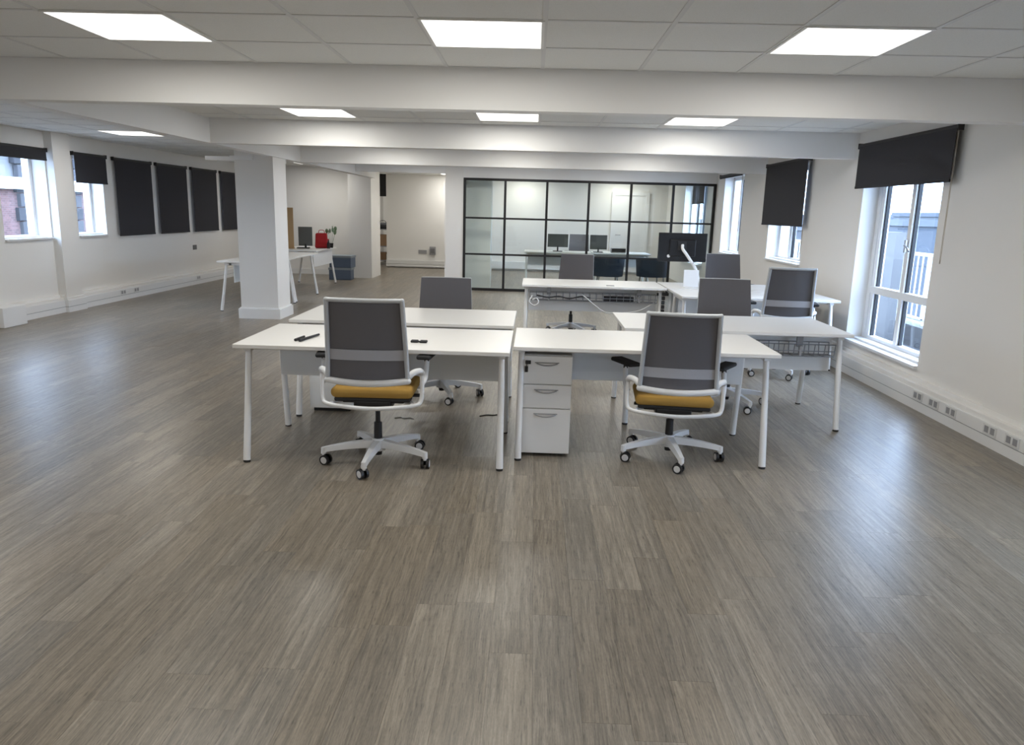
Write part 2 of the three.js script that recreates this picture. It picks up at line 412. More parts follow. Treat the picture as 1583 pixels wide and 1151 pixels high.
// ---------------------------------------------------------------- windows
let winN = 0;
function windowUnit(side, xIn, z1, z0, y0, y1, bars, transom, label, wide = .06) {
  // z1 near edge, z0 far edge; xIn inner face of the frame; panes between bars
  const t = thing('window_' + (++winN), label, 'window', [0, 0, 0], 0, null, 'structure');
  const s = side === 'R' ? 1 : -1;
  const bx = (a, b, ya, yb, za, zb) => lim(Math.min(xIn + s * a, xIn + s * b), Math.max(xIn + s * a, xIn + s * b), ya, yb, Math.min(za, zb), Math.max(za, zb));
  mesh('window_frame', [bx(0, .07, y0, y1, z0, z0 + wide), bx(0, .07, y0, y1, z1 - wide, z1), bx(0, .07, y0, y0 + wide, z0 + wide, z1 - wide), bx(0, .07, y1 - wide, y1, z0 + wide, z1 - wide)], M.upvc, t);
  const edges = [z0 + wide, ...bars, z1 - wide];
  for (const b of bars) {
    const m = mesh('mullion', [bx(0, .062, y0 + wide, y1 - wide, b - .03, b + .035)], M.upvc, t);
    mesh('gasket', [bx(.018, .05, y0 + wide, y1 - wide, b + .035, b + .055)], M.gasket, m);
  }
  if (transom) mesh('transom', [bx(-.012, .055, transom - .035, transom + .035, z0 + wide, z1 - wide)], M.upvc, t);
  for (let i = 0; i + 1 < edges.length; i++) {
    const a = edges[i] + (i ? .055 : 0), b = edges[i + 1] - (i + 2 < edges.length ? .035 : 0);
    for (const [ya, yb] of transom ? [[y0 + wide, transom - .035], [transom + .035, y1 - wide]] : [[y0 + wide, y1 - wide]]) {
      const g = new THREE.PlaneGeometry(b - a, yb - ya); g.rotateY(-s * Math.PI / 2); g.translate(xIn + s * .035, (ya + yb) / 2, (a + b) / 2);
      mesh('pane', g, M.glass, t);
    }
  }
  const wallX = side === 'R' ? XR : XL;
  mesh('sill', [lim(Math.min(wallX - s * .03, xIn), Math.max(wallX - s * .03, xIn), y0 - .001, y0 + .022, z0 + .002, z1 - .002), lim(Math.min(wallX + s * .06, xIn), Math.max(wallX + s * .06, xIn), y0 + .022, y0 + .04, z0 + .002, z1 - .002)], M.upvc, t);
  return t;
}
{
  const w = windowUnit('R', 3.46, -6.36, -7.87, .30, 2.2, [-7.755, -7.15, -6.56], .84, 'tall window with balcony view beside the desks', .075);
  mesh('handle', [rb(.022, .12, .02, .005, 3.44, 1.30, -7.14), tube([V(3.43, 1.30, -7.13), V(3.405, 1.31, -7.09), V(3.40, 1.29, -7.03), V(3.40, 1.26, -6.99)], .009, 16, 8)], M.metalGrey, w);
  windowUnit('R', 3.46, -2.2, -3.7, .30, 2.2, [-3.58, -2.95], .84, 'tall window further along the same wall', .075);
  windowUnit('R', 3.46, -9.48, -10.88, .95, 2.2, [-10.4, -9.95], 0, 'window under the half lowered dark blind', .06);
  windowUnit('R', 3.46, -12.35, -13.58, .9, 2.2, [-13.1, -12.7], 0, 'window under the fully raised dark blind by the glazing', .06);
  windowUnit('R', 3.56, -15.4, -17.6, .55, 2.2, [-17.0, -16.4, -15.9], 0, 'window inside the glazed meeting room', .06);
  windowUnit('L', -6.72, -6.6, -7.9, 1.0, 2.15, [-7.25], 0, 'window beside the boxed corner in the long wall', .05);
  for (const [a, b, l] of [[-5.2, -6.3, 'first'], [-3.8, -4.9, 'second'], [-2.4, -3.5, 'third']]) windowUnit('L', -6.72, a, b, 1.0, 2.15, [], 0, `${l} half covered window along the long wall before the boxed corner`, .05);
  windowUnit('L', -6.72, -9.2, -10.12, 1.0, 2.15, [], 0, 'deep set window under the raised blind by the pier', .05);
  windowUnit('L', -6.72, -10.74, -11.46, 1.0, 2.15, [], 0, 'narrow window under the quarter lowered blind', .05);
  for (const [a, b, l] of [[-11.88, -12.82, 'first'], [-13.2, -14.13, 'second'], [-14.55, -15.46, 'third'], [-15.9, -16.8, 'fourth']])
    windowUnit('L', -6.72, a, b, 1.0, 2.15, [(a + b) / 2], 0, `window behind the ${l} fully lowered dark blind from the pier`, .05);
}

// ---------------------------------------------------------------- roller blinds
function blind(side, x, z1, z0, yTop, yBot, label, group, chain) {
  const t = thing('roller_blind', label, 'roller blind', [x, yTop, (z0 + z1) / 2], 0, group);
  const w = z1 - z0, s = side === 'R' ? -1 : 1, L = w / 2;
  mesh('roller', [cyl(V(0, -.02, -L), V(0, -.02, L), .022, .022, 18)], M.blindRail, t);
  for (const e of [-1, 1]) mesh('bracket', rb(.05, .055, .012, .004, 0, -.02, e * (L + .006)), M.blindRail, t);
  if (yTop - yBot > .1) {
    mesh('fabric', [lim(-.002 + s * .018, .001 + s * .018, yBot - yTop + .01, -.02, -L + .015, L - .012)], M.blind, t);
    mesh('bottom_bar', [rb(.012, .026, w - .025, .004, s * .0175, yBot - yTop + .013, 0)], M.blind, t);
  } else mesh('bottom_bar', [rb(.014, .028, w - .025, .004, s * .0175, -.052, 0)], M.blind, t);
  if (chain) {
    const zc = L - .02;
    mesh('chain', [tube([V(s * .005, -.02, zc), V(s * .006, -.5, zc + .004), V(s * .006, -chain, zc + .006), V(s * .006, -chain - .01, zc + .012), V(s * .006, -chain, zc + .018), V(s * .006, -.5, zc + .016), V(s * .005, -.02, zc + .014)], .0022, 60, 6)], M.chain, t);
  }
  return t;
}
blind('R', 3.25, -6.13, -7.93, 2.27, 1.835, 'wide dark blind lowered a little over the tall balcony window', 'blinds on the desk side', 1.03);
blind('R', 3.25, -9.33, -11.0, 2.255, 1.43, 'dark blind lowered halfway on the window behind the chairs', 'blinds on the desk side', 1.1);
blind('R', 3.25, -12.25, -13.7, 2.235, 2.17, 'dark blind rolled right up beside the black framed glazing', 'blinds on the desk side', .9);
blind('R', 3.36, -15.35, -16.5, 2.23, 1.77, 'dark blind on the window inside the meeting room');
blind('R', 3.25, -2.1, -3.8, 2.27, 1.2, 'dark blind lowered most of the way over the other tall window');
for (const [a, b, l] of [[-2.35, -3.55, 'third'], [-3.75, -4.95, 'second'], [-5.15, -6.35, 'first'], [-6.55, -7.95, 'nearest']]) blind('L', -6.50, a, b, 2.175, 1.4, `dark blind half lowered over the ${l} window before the boxed corner`, 'blinds on the long wall');
blind('L', -6.50, -9.12, -10.11, 2.175, 2.015, 'dark blind almost rolled up in the deep set window by the pier', 'blinds on the long wall');
blind('L', -6.50, -10.70, -11.52, 2.18, 1.76, 'dark blind lowered a third over the narrow window', 'blinds on the long wall');
for (const [a, b, l] of [[-11.73, -12.87, 'fully lowered dark blind next to the narrow window'], [-13.05, -14.18, 'second fully lowered dark blind from the narrow window'], [-14.39, -15.51, 'third fully lowered dark blind from the narrow window'], [-15.73, -16.85, 'last fully lowered dark blind towards the end wall, partly behind the pillar']])
  blind('L', -6.50, a, b, 2.175, .985, l, 'blinds on the long wall');

// ---------------------------------------------------------------- glazed partition
{
  const t = thing('glazed_partition', 'black steel framed glass partition of eighteen panes', 'glass partition', [1.01, 0, -14.62], 0);
  const W = 4.76, x0 = -W / 2, H0 = .02, H1 = 2.125, b = .022;
  const rows = [H0, .70, 1.385, H1 - .0];
  mesh('frame', [lim(x0, x0 + .045, H0, H1, -.03, .03), lim(-x0 - .045, -x0, H0, H1, -.03, .03), lim(x0 + .045, -x0 - .045, 0, .05, -.03, .03), lim(x0 + .045, -x0 - .045, H1 - .045, H1, -.03, .03)], M.steelBlack, t);
  for (let i = 1; i < 6; i++) mesh('upright_bar', [lim(x0 + W / 6 * i - b, x0 + W / 6 * i + b, .05, H1 - .045, -.025, .025)], M.steelBlack, t);
  for (const y of [.70, 1.385]) for (let i = 0; i < 6; i++) mesh('cross_bar', [lim(x0 + W / 6 * i + (i ? b : .045), x0 + W / 6 * (i + 1) - (i < 5 ? b : .045), y - .017, y + .017, -.022, .022)], M.steelBlack, t);
  for (let r = 0; r < 3; r++) for (let i = 0; i < 6; i++) {
    const ya = (r ? rows[r] + .017 : .05), yb = (r < 2 ? rows[r + 1] - .017 : H1 - .045), xa = x0 + W / 6 * i + b, xb = x0 + W / 6 * (i + 1) - b;
    const g = new THREE.PlaneGeometry(xb - xa, yb - ya); g.translate((xa + xb) / 2, (ya + yb) / 2, 0);
    mesh('pane', g, M.partGlass, t);
  }
}

// ---------------------------------------------------------------- desks
function desk(W, D, label, pos, turn, opt = {}) {
  const t = thing('office_desk', label, 'desk', pos, turn, opt.group);
  mesh('desktop', [rb(W, .025, D, .004, 0, .7125, 0)], M.desk, t);
  for (const sx of [-1, 1]) for (const sz of [-1, 1]) {
    const foot = V(sx * (W / 2 - .045), .012, sz * (D / 2 - .025)), top = V(sx * (W / 2 - .05), .672, sz * (D / 2 - .125));
    const l = mesh('leg', [cyl(foot, top, .0215, .0180, 16)], M.steelWhite, t);
    mesh('foot_glide', [cyl(V(foot.x, 0, foot.z), foot, .021, .021, 14)], M.foot, l);
  }
  mesh('frame', [lim(-W / 2 + .03, W / 2 - .03, .665, .70, -D / 2 + .17, -D / 2 + .20), lim(-W / 2 + .03, W / 2 - .03, .665, .70, D / 2 - .20, D / 2 - .17),
    lim(-W / 2 + .03, -W / 2 + .07, .665, .70, -D / 2 + .1, D / 2 - .1), lim(W / 2 - .07, W / 2 - .03, .665, .70, -D / 2 + .1, D / 2 - .1)], M.steelWhite, t);
  mesh('modesty_panel', [lim(-W / 2 + .075, W / 2 - .075, .415, .70, -D / 2 + (opt.inset ?? .21), -D / 2 + (opt.inset ?? .21) + .015)], M.panelWhite, t);
  if (opt.tray) {
    const [ta, tb] = opt.tray, g = [], z0 = -D / 2 + .06, z1 = -D / 2 + .19, y0 = .545, y1 = .635;
    const rod = (a, b, r = .0032) => g.push(cyl(a, b, r, r, 6));
    for (const [y, z] of [[y1, z0], [y0 + .04, z0 + .005], [y0, z0 + .015], [y0, (z0 + z1) / 2], [y0, z1 - .015], [y1, z1]]) rod(V(ta, y, z), V(tb, y, z), .004);
    const n = Math.round((tb - ta) / .075);
    for (let i = 0; i <= n; i++) {
      const x = ta + (tb - ta) * i / n;
      rod(V(x, y1, z0), V(x, y0, z0 + .015)); rod(V(x, y0, z0 + .015), V(x, y0, z1 - .015)); rod(V(x, y0, z1 - .015), V(x, y1, z1));
    }
    mesh('cable_tray', g, M.wire, t);
    const hangers = [];
    for (const f of opt.hang ?? [.5]) { const x = ta + (tb - ta) * f; hangers.push(lim(x - .022, x + .022, .61, .70, z0 + .03, z0 + .05), lim(x - .008, x + .008, .55, .62, z0 + .002, z0 + .03)); }
    mesh('tray_hanger', hangers, M.greyPlastic, t);
  }
  return t;
}
const PI = Math.PI;
desk(1.62, .83, 'white desk with pens and the yellow seated chair drawn up', [-.93, 0, -4.665], 0);
desk(1.62, .84, 'white desk standing back to back behind the desk with the pens', [-.935, 0, -5.71], PI);
desk(1.61, .76, 'white desk over the three drawer pedestal', [.70, 0, -4.835], 0);
desk(1.64, .86, 'white desk with wire cable basket beside the tall window', [1.49, 0, -5.79], PI, { tray: [-.72, -.13], hang: [.42] });
desk(1.62, .84, 'white desk with trailing cables under it before the glazed partition', [.69, 0, -8.85], PI, { tray: [-.72, .72], hang: [.14, .85] });
desk(1.6, .76, 'white desk whose end reaches the wall trunking below the half lowered blind', [2.32, 0, -8.03], 0);
desk(1.6, .8, 'white desk carrying the black monitor on its arm', [2.32, 0, -8.86], PI);
desk(1.2, .76, 'white table partly hidden behind the pillar', [-4.14, 0, -11.25], PI / 2);
desk(1.3, .76, 'white table just past the pillar', [-4.16, 0, -12.55], PI / 2);
desk(1.45, .8, 'white table with red bag and black screen on it', [-4.40, 0, -14.55], -PI / 2, { inset: .07 });

// ---------------------------------------------------------------- pedestals
function pedestal(label, pos, turn) {
  const t = thing('drawer_pedestal', label, 'drawer unit', pos, turn);
  const W = .315, H = .655, D = .6;
  mesh('body', [lim(-W / 2, W / 2, .03, H, -D, -.022)], M.panelWhite, t);
  mesh('plinth', [lim(-W / 2 + .02, W / 2 - .02, 0, .03, -D + .03, -.06)], M.foot, t);
  const ys = [[.022, .312], [.317, .467], [.472, .65]];
  for (const [a, b] of ys) {
    const d = mesh('drawer', [rb(W - .002, b - a, .02, .003, 0, (a + b) / 2, -.011)], M.desk, t);
    const yh = b - (b > .6 ? .045 : .035), pts = [];
    for (let i = 0; i <= 12; i++) { const u = i / 12 * 2 - 1; pts.push(V(u * .065, yh - .010 * (1 - u * u), .004 + .017 * (1 - u * u))); }
    mesh('handle', [tube(pts, .0045, 24, 8), rb(.15, .006, .004, .001, 0, yh + .004, .001)], M.metalGrey, d);
  }
  const lk = mesh('lock', [cyl(V(-.125, .612, -.002), V(-.125, .612, .012), .011, .011, 14)], M.metalGrey, t);
  mesh('key', [rb(.034, .024, .006, .005, -.118, .614, .02), rb(.02, .038, .005, .006, -.128, .568, .012), cyl(V(-.125, .606, .015), V(-.128, .58, .013), .003, .003, 6)], M.black, lk);
  return t;
}
pedestal('white three drawer pedestal with black keys in its lock', [.105, 0, -4.565], 0);
pedestal('white pedestal seen from behind under the back to back desk', [-1.50, 0, -6.06], PI);

// ---------------------------------------------------------------- task chairs
function sheetBack(w0, w1, y0, y1, zOf, bow, th, nx = 14, ny = 16) {
  // curved sheet of thickness th: x across, y up, z from zOf(y) minus bow in the middle
  const g = new THREE.BoxGeometry(1, 1, th, nx, ny, 1).toNonIndexed();
  const p = g.attributes.position;
  for (let i = 0; i < p.count; i++) {
    const u = p.getX(i) * 2, v = p.getY(i) + .5, y = y0 + (y1 - y0) * v, w = w0 + (w1 - w0) * v;
    p.setXYZ(i, u * w / 2, y, zOf(y) + bow * (1 - u * u) + p.getZ(i));
  }
  g.computeVertexNormals(); return g;
}
function taskChair(label, pos, turn, o = {}) {
  const t = thing('task_chair', label, 'office chair', pos, turn, 'grey mesh task chairs');
  const L = o.lift ?? 0, star = o.star ?? 0, rel = star - turn;
  // five star base (kept in room directions so that it can differ from the seat's turn)
  mesh('base_hub', [cyl(V(0, .075, 0), V(0, .150, 0), .045, .036, 20)], M.chairWhite, t);
  for (let k = 0; k < 5; k++) {
    const a = rel + k * 2 * PI / 5, dir = V(Math.sin(a), 0, Math.cos(a));
    const arm = [];
    {
      const g = new THREE.BoxGeometry(1, 1, 1, 1, 1, 6).toNonIndexed(), p = g.attributes.position;
      for (let i = 0; i < p.count; i++) {
        const s = p.getZ(i) + .5, w = .058 - .026 * s, h = .046 - .018 * s, yc = .118 - .028 * s * s;
        p.setXYZ(i, p.getX(i) * w * (p.getY(i) > 0 ? .72 : 1), yc + p.getY(i) * h, .02 + s * .315);
      }
      g.computeVertexNormals(); g.rotateY(a); arm.push(g);
      arm.push(cyl(dir.clone().multiplyScalar(.325).setY(.066), dir.clone().multiplyScalar(.325).setY(.103), .017, .0155, 12));
    }
    mesh('base_arm', arm, M.chairWhite, t);
    const ca = a + (o.cast ?? [0.9, -1.2, 2.2, .2, -.6])[k];
    const side = V(Math.cos(ca), 0, -Math.sin(ca)), fwd = V(Math.sin(ca), 0, Math.cos(ca));
    const c0 = dir.clone().multiplyScalar(.325).add(fwd.clone().multiplyScalar(-.014)).setY(.030);
    const hood = [];
    {
      const g = new THREE.CylinderGeometry(.0335, .0335, .014, 18, 1, false, 0, PI); g.rotateX(PI / 2); g.rotateZ(0); g.rotateZ(PI / 2 * 0);
      const q = new THREE.Matrix4().makeBasis(fwd, V(0, 1, 0), side).setPosition(c0); g.rotateZ(PI / 2); g.applyMatrix4(q); hood.push(g);
      hood.push(cyl(dir.clone().multiplyScalar(.325).setY(.052), dir.clone().multiplyScalar(.325).setY(.072), .010, .010, 10));
    }
    const cs = mesh('caster', hood, M.chairWhite, t);
    for (const s of [-1, 1]) {
      const w0 = c0.clone().addScaledVector(side, s * .008), w1 = c0.clone().addScaledVector(side, s * .025);
      const wh = mesh('wheel', [cyl(w0, w1, .030, .030, 22)], M.black, cs);
      const cap = cyl(w1, c0.clone().addScaledVector(side, s * .0268), .021, .019, 18);
      wh.geometry = join([wh.geometry]);
      mesh('wheel_cap', [cap], M.castor, cs);
    }
  }
  mesh('gas_column', [cyl(V(0, .10, 0), V(0, .25, 0), .026, .024, 18), cyl(V(0, .25, 0), V(0, .37 + L, 0), .0145, .0145, 14), cyl(V(0, .045, 0), V(0, .08, 0), .022, .026, 14)], M.black, t);
  mesh('tilt_mechanism', [rb(.22, .062, .29, .015, 0, .388 + L, .04), rb(.36, .024, .12, .008, 0, .405 + L, .09), rb(.10, .018, .03, .006, .20, .40 + L, -.04), rb(.09, .018, .03, .006, -.19, .40 + L, .02)], M.black, t);
  mesh('seat_shell', [rb(.44, .026, .43, .012, 0, .424 + L, -.02, 3)], M.blackSoft, t);
  {
    const g = rb(.475, .064, .465, .030, 0, .466 + L, -.02, 5), p = g.attributes.position;
    for (let i = 0; i < p.count; i++) {
      const z = p.getZ(i), x = p.getX(i);
      if (z < -.13) p.setY(i, p.getY(i) - (z + .13) * (z + .13) * 1.6);
      if (p.getY(i) > .47 + L) p.setY(i, p.getY(i) - .012 * (1 - (x / .25) * (x / .25)));
    }
    g.computeVertexNormals(); mesh('seat', [g], M.mustard, t);
  }
  // backrest
  const y0 = .568 + L, y1 = 1.025 + L;
  const zb = (y) => .285 + (y - y0) * .22 + Math.pow(Math.max(0, (.78 + L) - y), 2) * .5;
  const bow = .030;
  const wAt = (y) => .470 - .04 * (y - y0) / (y1 - y0);
  const rail = (sgn) => {
    const pts = []; for (let i = 0; i <= 10; i++) { const y = y0 + (y1 - y0) * i / 10; pts.push(V(sgn * (wAt(y) / 2 - .012), y, zb(y) + .006)); }
    return tube(pts, .0135, 30, 10);
  };
  const cross = (y, r, sag) => {
    const pts = [], w = wAt(y) - .024; for (let i = 0; i <= 10; i++) { const u = i / 10 * 2 - 1; pts.push(V(u * w / 2, y - sag * (1 - u * u), zb(y) + .006 + bow * (1 - u * u) * .9)); }
    return tube(pts, r, 30, 10);
  };
  const corner = (sgn, y, r) => { const g = new THREE.SphereGeometry(r, 14, 10); g.translate(sgn * (wAt(y) / 2 - .012), y, zb(y) + .006); return g; };
  mesh('back_frame', [rail(-1), rail(1), cross(y1, .0125, 0), corner(-1, y1, .0140), corner(1, y1, .0140)], M.silver, t);
  mesh('lower_back_bar', [cross(y0, .0195, .014), corner(-1, y0, .0195), corner(1, y0, .0195)], M.chairWhite, t);
  mesh('back_mesh', [sheetBack(wAt(y0) - .002, wAt(y1) - .002, y0 + .004, y1 + .008, (y) => zb(y) - .010, bow, .003)], M.mesh, t);
  mesh('lumbar_support', [sheetBack(.435, .43, .685 + L - (o.lumbar ?? 0), .745 + L - (o.lumbar ?? 0), (y) => zb(y) - .001, bow, .006, 14, 4)], M.lumbar, t);
  // arm and back carrier loop
  mesh('carrier_frame', [tube([V(-.285, .585 + L, .17), V(-.289, .49 + L, .18), V(-.283, .425 + L, .19), V(-.255, .402 + L, .21), V(-.14, .393 + L, .245), V(0, .388 + L, .258), V(.14, .393 + L, .245), V(.255, .402 + L, .21), V(.283, .425 + L, .19), V(.289, .49 + L, .18), V(.285, .585 + L, .17)], .0125, 80, 10),
    tube([V(-.285, .585 + L, .17), V(-.278, .606 + L, .215), V(-.25, .606 + L, .262), V(-.224, .585 + L, .285)], .018, 20, 10), tube([V(.285, .585 + L, .17), V(.278, .606 + L, .215), V(.25, .606 + L, .262), V(.224, .585 + L, .285)], .018, 20, 10),
    tube([V(-.24, .402 + L, .215), V(-.2, .396 + L, .12), V(-.1, .39 + L, .06)], .012, 14, 8), tube([V(.24, .402 + L, .215), V(.2, .396 + L, .12), V(.1, .39 + L, .06)], .012, 14, 8)], M.chairWhite, t);
  for (const s of [-1, 1]) {
    const a = mesh('armrest', [tube([V(s * .286, .52 + L, .175), V(s * .300, .545 + L, .12), V(s * .302, .60 + L, .07), V(s * .302, .655 + L, .05)], .0155, 20, 10)], M.chairWhite, t);
    mesh('arm_sleeve', [rb(.028, .07, .034, .008, s * .302, .635 + L, .052)], M.black, a);
    const pad = rb(.085, .026, .235, .012, 0, 0, 0, 3); pad.rotateY(-s * (o.pad ?? .12)); pad.translate(s * .304, .668 + L, .03);
    mesh('arm_pad', [pad], M.blackSoft, a);
  }
  return t;
}
taskChair('grey mesh chair with mustard seat at the desk with the pens', [-.915, 0, -4.37], .035, { lift: .012, star: -.05, lumbar: 0 });
taskChair('grey mesh chair with mustard seat beside the drawer pedestal', [.905, 0, -4.655], -.09, { lift: -.052, star: .07, lumbar: .045, pad: .5 });
taskChair('grey mesh chair tucked in behind the back to back desk', [-.735, 0, -6.08], PI + .03, { lift: -.085, star: .35 });
taskChair('grey mesh chair pulled up to the desk with the wire basket', [1.635, 0, -6.10], PI - .02, { lift: -.03, star: .35 });
taskChair('grey mesh chair with pale lumbar band in front of the half lowered blind', [2.44, 0, -7.43], -.10, { lift: .045, star: .2, lumbar: .02 });
taskChair('grey mesh chair on the far side of the desk carrying the monitor arm', [2.46, 0, -9.5], PI + .02, { lift: .02, star: .3 });
taskChair('grey mesh chair turned aside behind the desk with trailing cables', [.50, 0, -9.6], PI - .2, { lift: -.04, star: .5 });

// ---------------------------------------------------------------- monitor on its arm
{
  const t = thing('monitor', 'black computer monitor seen from behind on a white arm', 'monitor', [1.70, .725, -8.72], .03);
  mesh('housing', [rb(.555, .325, .022, .006, 0, .445, -.03), rb(.30, .19, .03, .012, 0, .44, -.012)], M.screen, t);
  const sc = new THREE.PlaneGeometry(.53, .30); sc.rotateY(PI); sc.translate(0, .445, -.0415); mesh('screen', sc, M.greyScreen, t);
  const arm = mesh('monitor_arm', [tube([V(-.01, .475, .02), V(-.012, .43, .055), V(.03, .37, .08), V(.10, .275, .085)], .017, 24, 10), tube([V(.10, .275, .085), V(.15, .20, .06), V(.205, .06, .02), V(.215, .02, .01)], .019, 24, 10), cyl(V(.215, 0, .01), V(.215, .05, .01), .03, .026, 16)], M.steelWhite, t);
  mesh('clamp', [rb(.13, .016, .12, .006, .20, .008, .01)], M.steelWhite, arm);
  mesh('mount_plate', [rb(.10, .10, .012, .004, -.01, .465, .008)], M.blackSoft, t);
  mesh('badge', [cyl(V(-.155, .345, -.018), V(-.155, .345, -.012), .018, .018, 16)], M.steelWhite, t);
}
{
  const t = thing('document_tray', 'white upright tray on the desk beneath the black monitor', 'desk tray', [1.80, .725, -8.60], 0);
  mesh('back_plate', [rb(.17, .20, .012, .004, 0, .10, -.035)], M.panelWhite, t);
  mesh('base_plate', [rb(.17, .012, .13, .004, 0, .006, .03)], M.panelWhite, t);
}

// ---------------------------------------------------------------- small things on and under the desks
function rod(name, label, cat, a, b, r, mat, group) { return tag(mesh(name, [cyl(a, b, r, r * .8, 10), cyl(b, b.clone().add(b.clone().sub(a).normalize().multiplyScalar(.012)), r * .8, r * .2, 10)], mat), label, cat, group); }
rod('pen', 'short black pen lying on the desk next to a longer one', 'pen', V(-1.415, .7345, -4.40), V(-1.40, .7345, -4.53), .0085, M.blackSoft);
rod('pen', 'long black pen lying across the desk beside a shorter one', 'pen', V(-1.385, .7345, -4.385), V(-1.335, .7345, -4.62), .0085, M.blackSoft);
{
  const t = thing('cable_clip', 'small black double clip lying on the desk beside the chair back', 'clip', [-.685, .725, -4.50], 0);
  mesh('body', [rb(.045, .014, .045, .006, -.026, .007, 0), rb(.045, .014, .045, .006, .03, .007, .005)], M.blackSoft, t);
  mesh('bridge', [rb(.03, .008, .012, .003, 0, .006, .002)], M.blackSoft, t);
}
tag(mesh('cable', [tube([V(-.99, .004, -5.33), V(-.95, .004, -5.36), V(-.92, .004, -5.33), V(-.88, .004, -5.35), V(-.85, .004, -5.32)], .004, 40, 6)], M.cableWhite), 'pale loose cable end on the floor behind the chair base', 'cable');
tag(mesh('cable', [tube([V(-.37, .004, -5.46), V(-.32, .004, -5.50), V(-.27, .004, -5.50), V(-.24, .004, -5.52)], .004, 30, 6)], M.blackSoft), 'short dark cable on the floor by the desk leg', 'cable');
tag(mesh('cable', [tube([V(.55, .63, -8.50), V(.62, .58, -8.47), V(.72, .50, -8.47), V(.84, .43, -8.48), V(1.0, .425, -8.49), V(1.22, .46, -8.5), V(1.38, .55, -8.52)], .007, 60, 8)], M.cableWhite), 'grey cable sagging below the tray towards the desk end', 'cable');
tag(mesh('cable', [tube([V(-.0, .60, -8.50), V(-.03, .53, -8.46), V(.02, .49, -8.45), V(.07, .52, -8.46), V(.05, .57, -8.47), V(.0, .55, -8.465)], .008, 50, 8)], M.cableWhite), 'white cable coil hanging beside the desk leg', 'cable');
tag(mesh('cable', [tube([V(.05, .60, -8.51), V(.18, .582, -8.49), V(.30, .595, -8.5), V(.42, .575, -8.49), V(.55, .60, -8.5), V(.66, .585, -8.5)], .008, 50, 8)], M.blackSoft), 'dark bundled cable lying along the wire tray', 'cable');
{
  const t = thing('power_strip', 'black power box resting in the cable tray', 'power strip', [.98, .549, -8.555], 0);
  mesh('body', [rb(.34, .055, .07, .006, 0, .03, 0)], M.blackSoft, t);
  for (let i = 0; i < 4; i++) mesh('outlet', [rb(.05, .004, .045, .001, -.12 + i * .08, .059, 0)], M.socketDark, t);
}
tag(mesh('desk_grommet', [rb(.09, .006, .05, .003, .88, .728, -8.56)], M.greyPlastic), 'small grey grommet plate on the desk with trailing cables', 'grommet');
{
  const t = thing('cable_spine', 'dark vertical cable spine at the end of the cable desk', 'cable spine', [1.47, 0, -8.45], 0);
  for (let i = 0; i < 14; i++) mesh('link', [rb(.034, .042, .03, .006, 0, .025 + i * .049, 0)], M.blackSoft, t);
}
tag(mesh('socket_plate', [rb(.012, .09, .15, .003, XL + .006, .69, -14.42)], M.socketDark), 'small grey socket on the wall under the lowered blinds', 'socket');
tag(mesh('socket_plate', [rb(.22, .10, .012, .003, -2.93, .42, -19.893)], M.greyPlastic), 'wide grey double socket on the alcove wall', 'socket');
{
  const t = thing('data_box', 'grey box fixed beside the socket on the alcove wall', 'data box', [-2.66, .36, -19.90], 0);
  mesh('case', [rb(.16, .21, .06, .008, 0, .10, .03)], M.greyPlastic, t);
  mesh('cover', [rb(.11, .12, .01, .003, 0, .10, .064)], M.socketDark, t);
}

// ---------------------------------------------------------------- tables past the pillar
{
  const t = thing('red_bag', 'bright red carrier bag standing on the table past the pillar', 'bag', [-4.15, .725, -14.75], .2);
  const g = rb(.25, .29, .15, .03, 0, .145, 0, 4), p = g.attributes.position;
  for (let i = 0; i < p.count; i++) { const y = p.getY(i), s = 1 - .14 * y / .29 + .04 * Math.sin(p.getX(i) * 40); p.setX(i, p.getX(i) * s); p.setZ(i, p.getZ(i) * s + .01 * Math.sin(y * 30)); }
  g.computeVertexNormals(); mesh('bag_body', [g], M.red, t);
  mesh('handle', [tube([V(-.06, .28, .02), V(-.04, .34, .02), V(.04, .34, .02), V(.06, .28, .02)], .006, 24, 8)], M.red, t);
}
{
  const t = thing('flat_screen', 'dark flat screen standing beside the red bag', 'screen', [-4.42, .725, -14.58], .2);
  mesh('housing', [rb(.26, .36, .03, .006, 0, .225, 0)], M.greyScreen, t);
  mesh('stand', [rb(.24, .014, .18, .005, -.04, .007, .03), cyl(V(0, .01, 0), V(0, .08, 0), .02, .02, 12)], M.blackSoft, t);
}
{
  const t = thing('desk_plant', 'small plant sprig poking up behind the red bag', 'plant', [-4.02, .725, -14.95], 0);
  mesh('pot', [new THREE.LatheGeometry([[0, 0], [.035, 0], [.045, .09], [.04, .09], [.038, .08], [0, .08]].map(([x, y]) => new THREE.Vector2(x, y)), 18)], M.blackSoft, t);
  const leafMat = S({ color: rgb(.16, .24, .14), roughness: .7 });
  for (let i = 0; i < 9; i++) {
    const a = i * 2.4, b = V(.03 * Math.cos(a), .09, .03 * Math.sin(a)), e = V(.09 * Math.cos(a), .30 + .1 * rnd(), .09 * Math.sin(a));
    const l = new THREE.SphereGeometry(1, 8, 6); l.scale(.03, .045, .008); l.rotateY(a); l.translate(e.x, e.y, e.z);
    mesh('leaf', [cyl(b, e, .002, .0015, 5), l], leafMat, t);
  }
}
{
  const t = thing('bottle', 'small dark bottle standing beside the red bag', 'bottle', [-3.985, .725, -14.62], 0);
  mesh('glass_body', [new THREE.LatheGeometry([[0, 0], [.03, 0], [.032, .02], [.032, .09], [.014, .13], [.012, .16], [0, .16]].map(([x, y]) => new THREE.Vector2(x, y)), 18)], M.blackSoft, t);
  mesh('cap', [cyl(V(0, .16, 0), V(0, .185, 0), .014, .014, 14)], M.red, t);
}
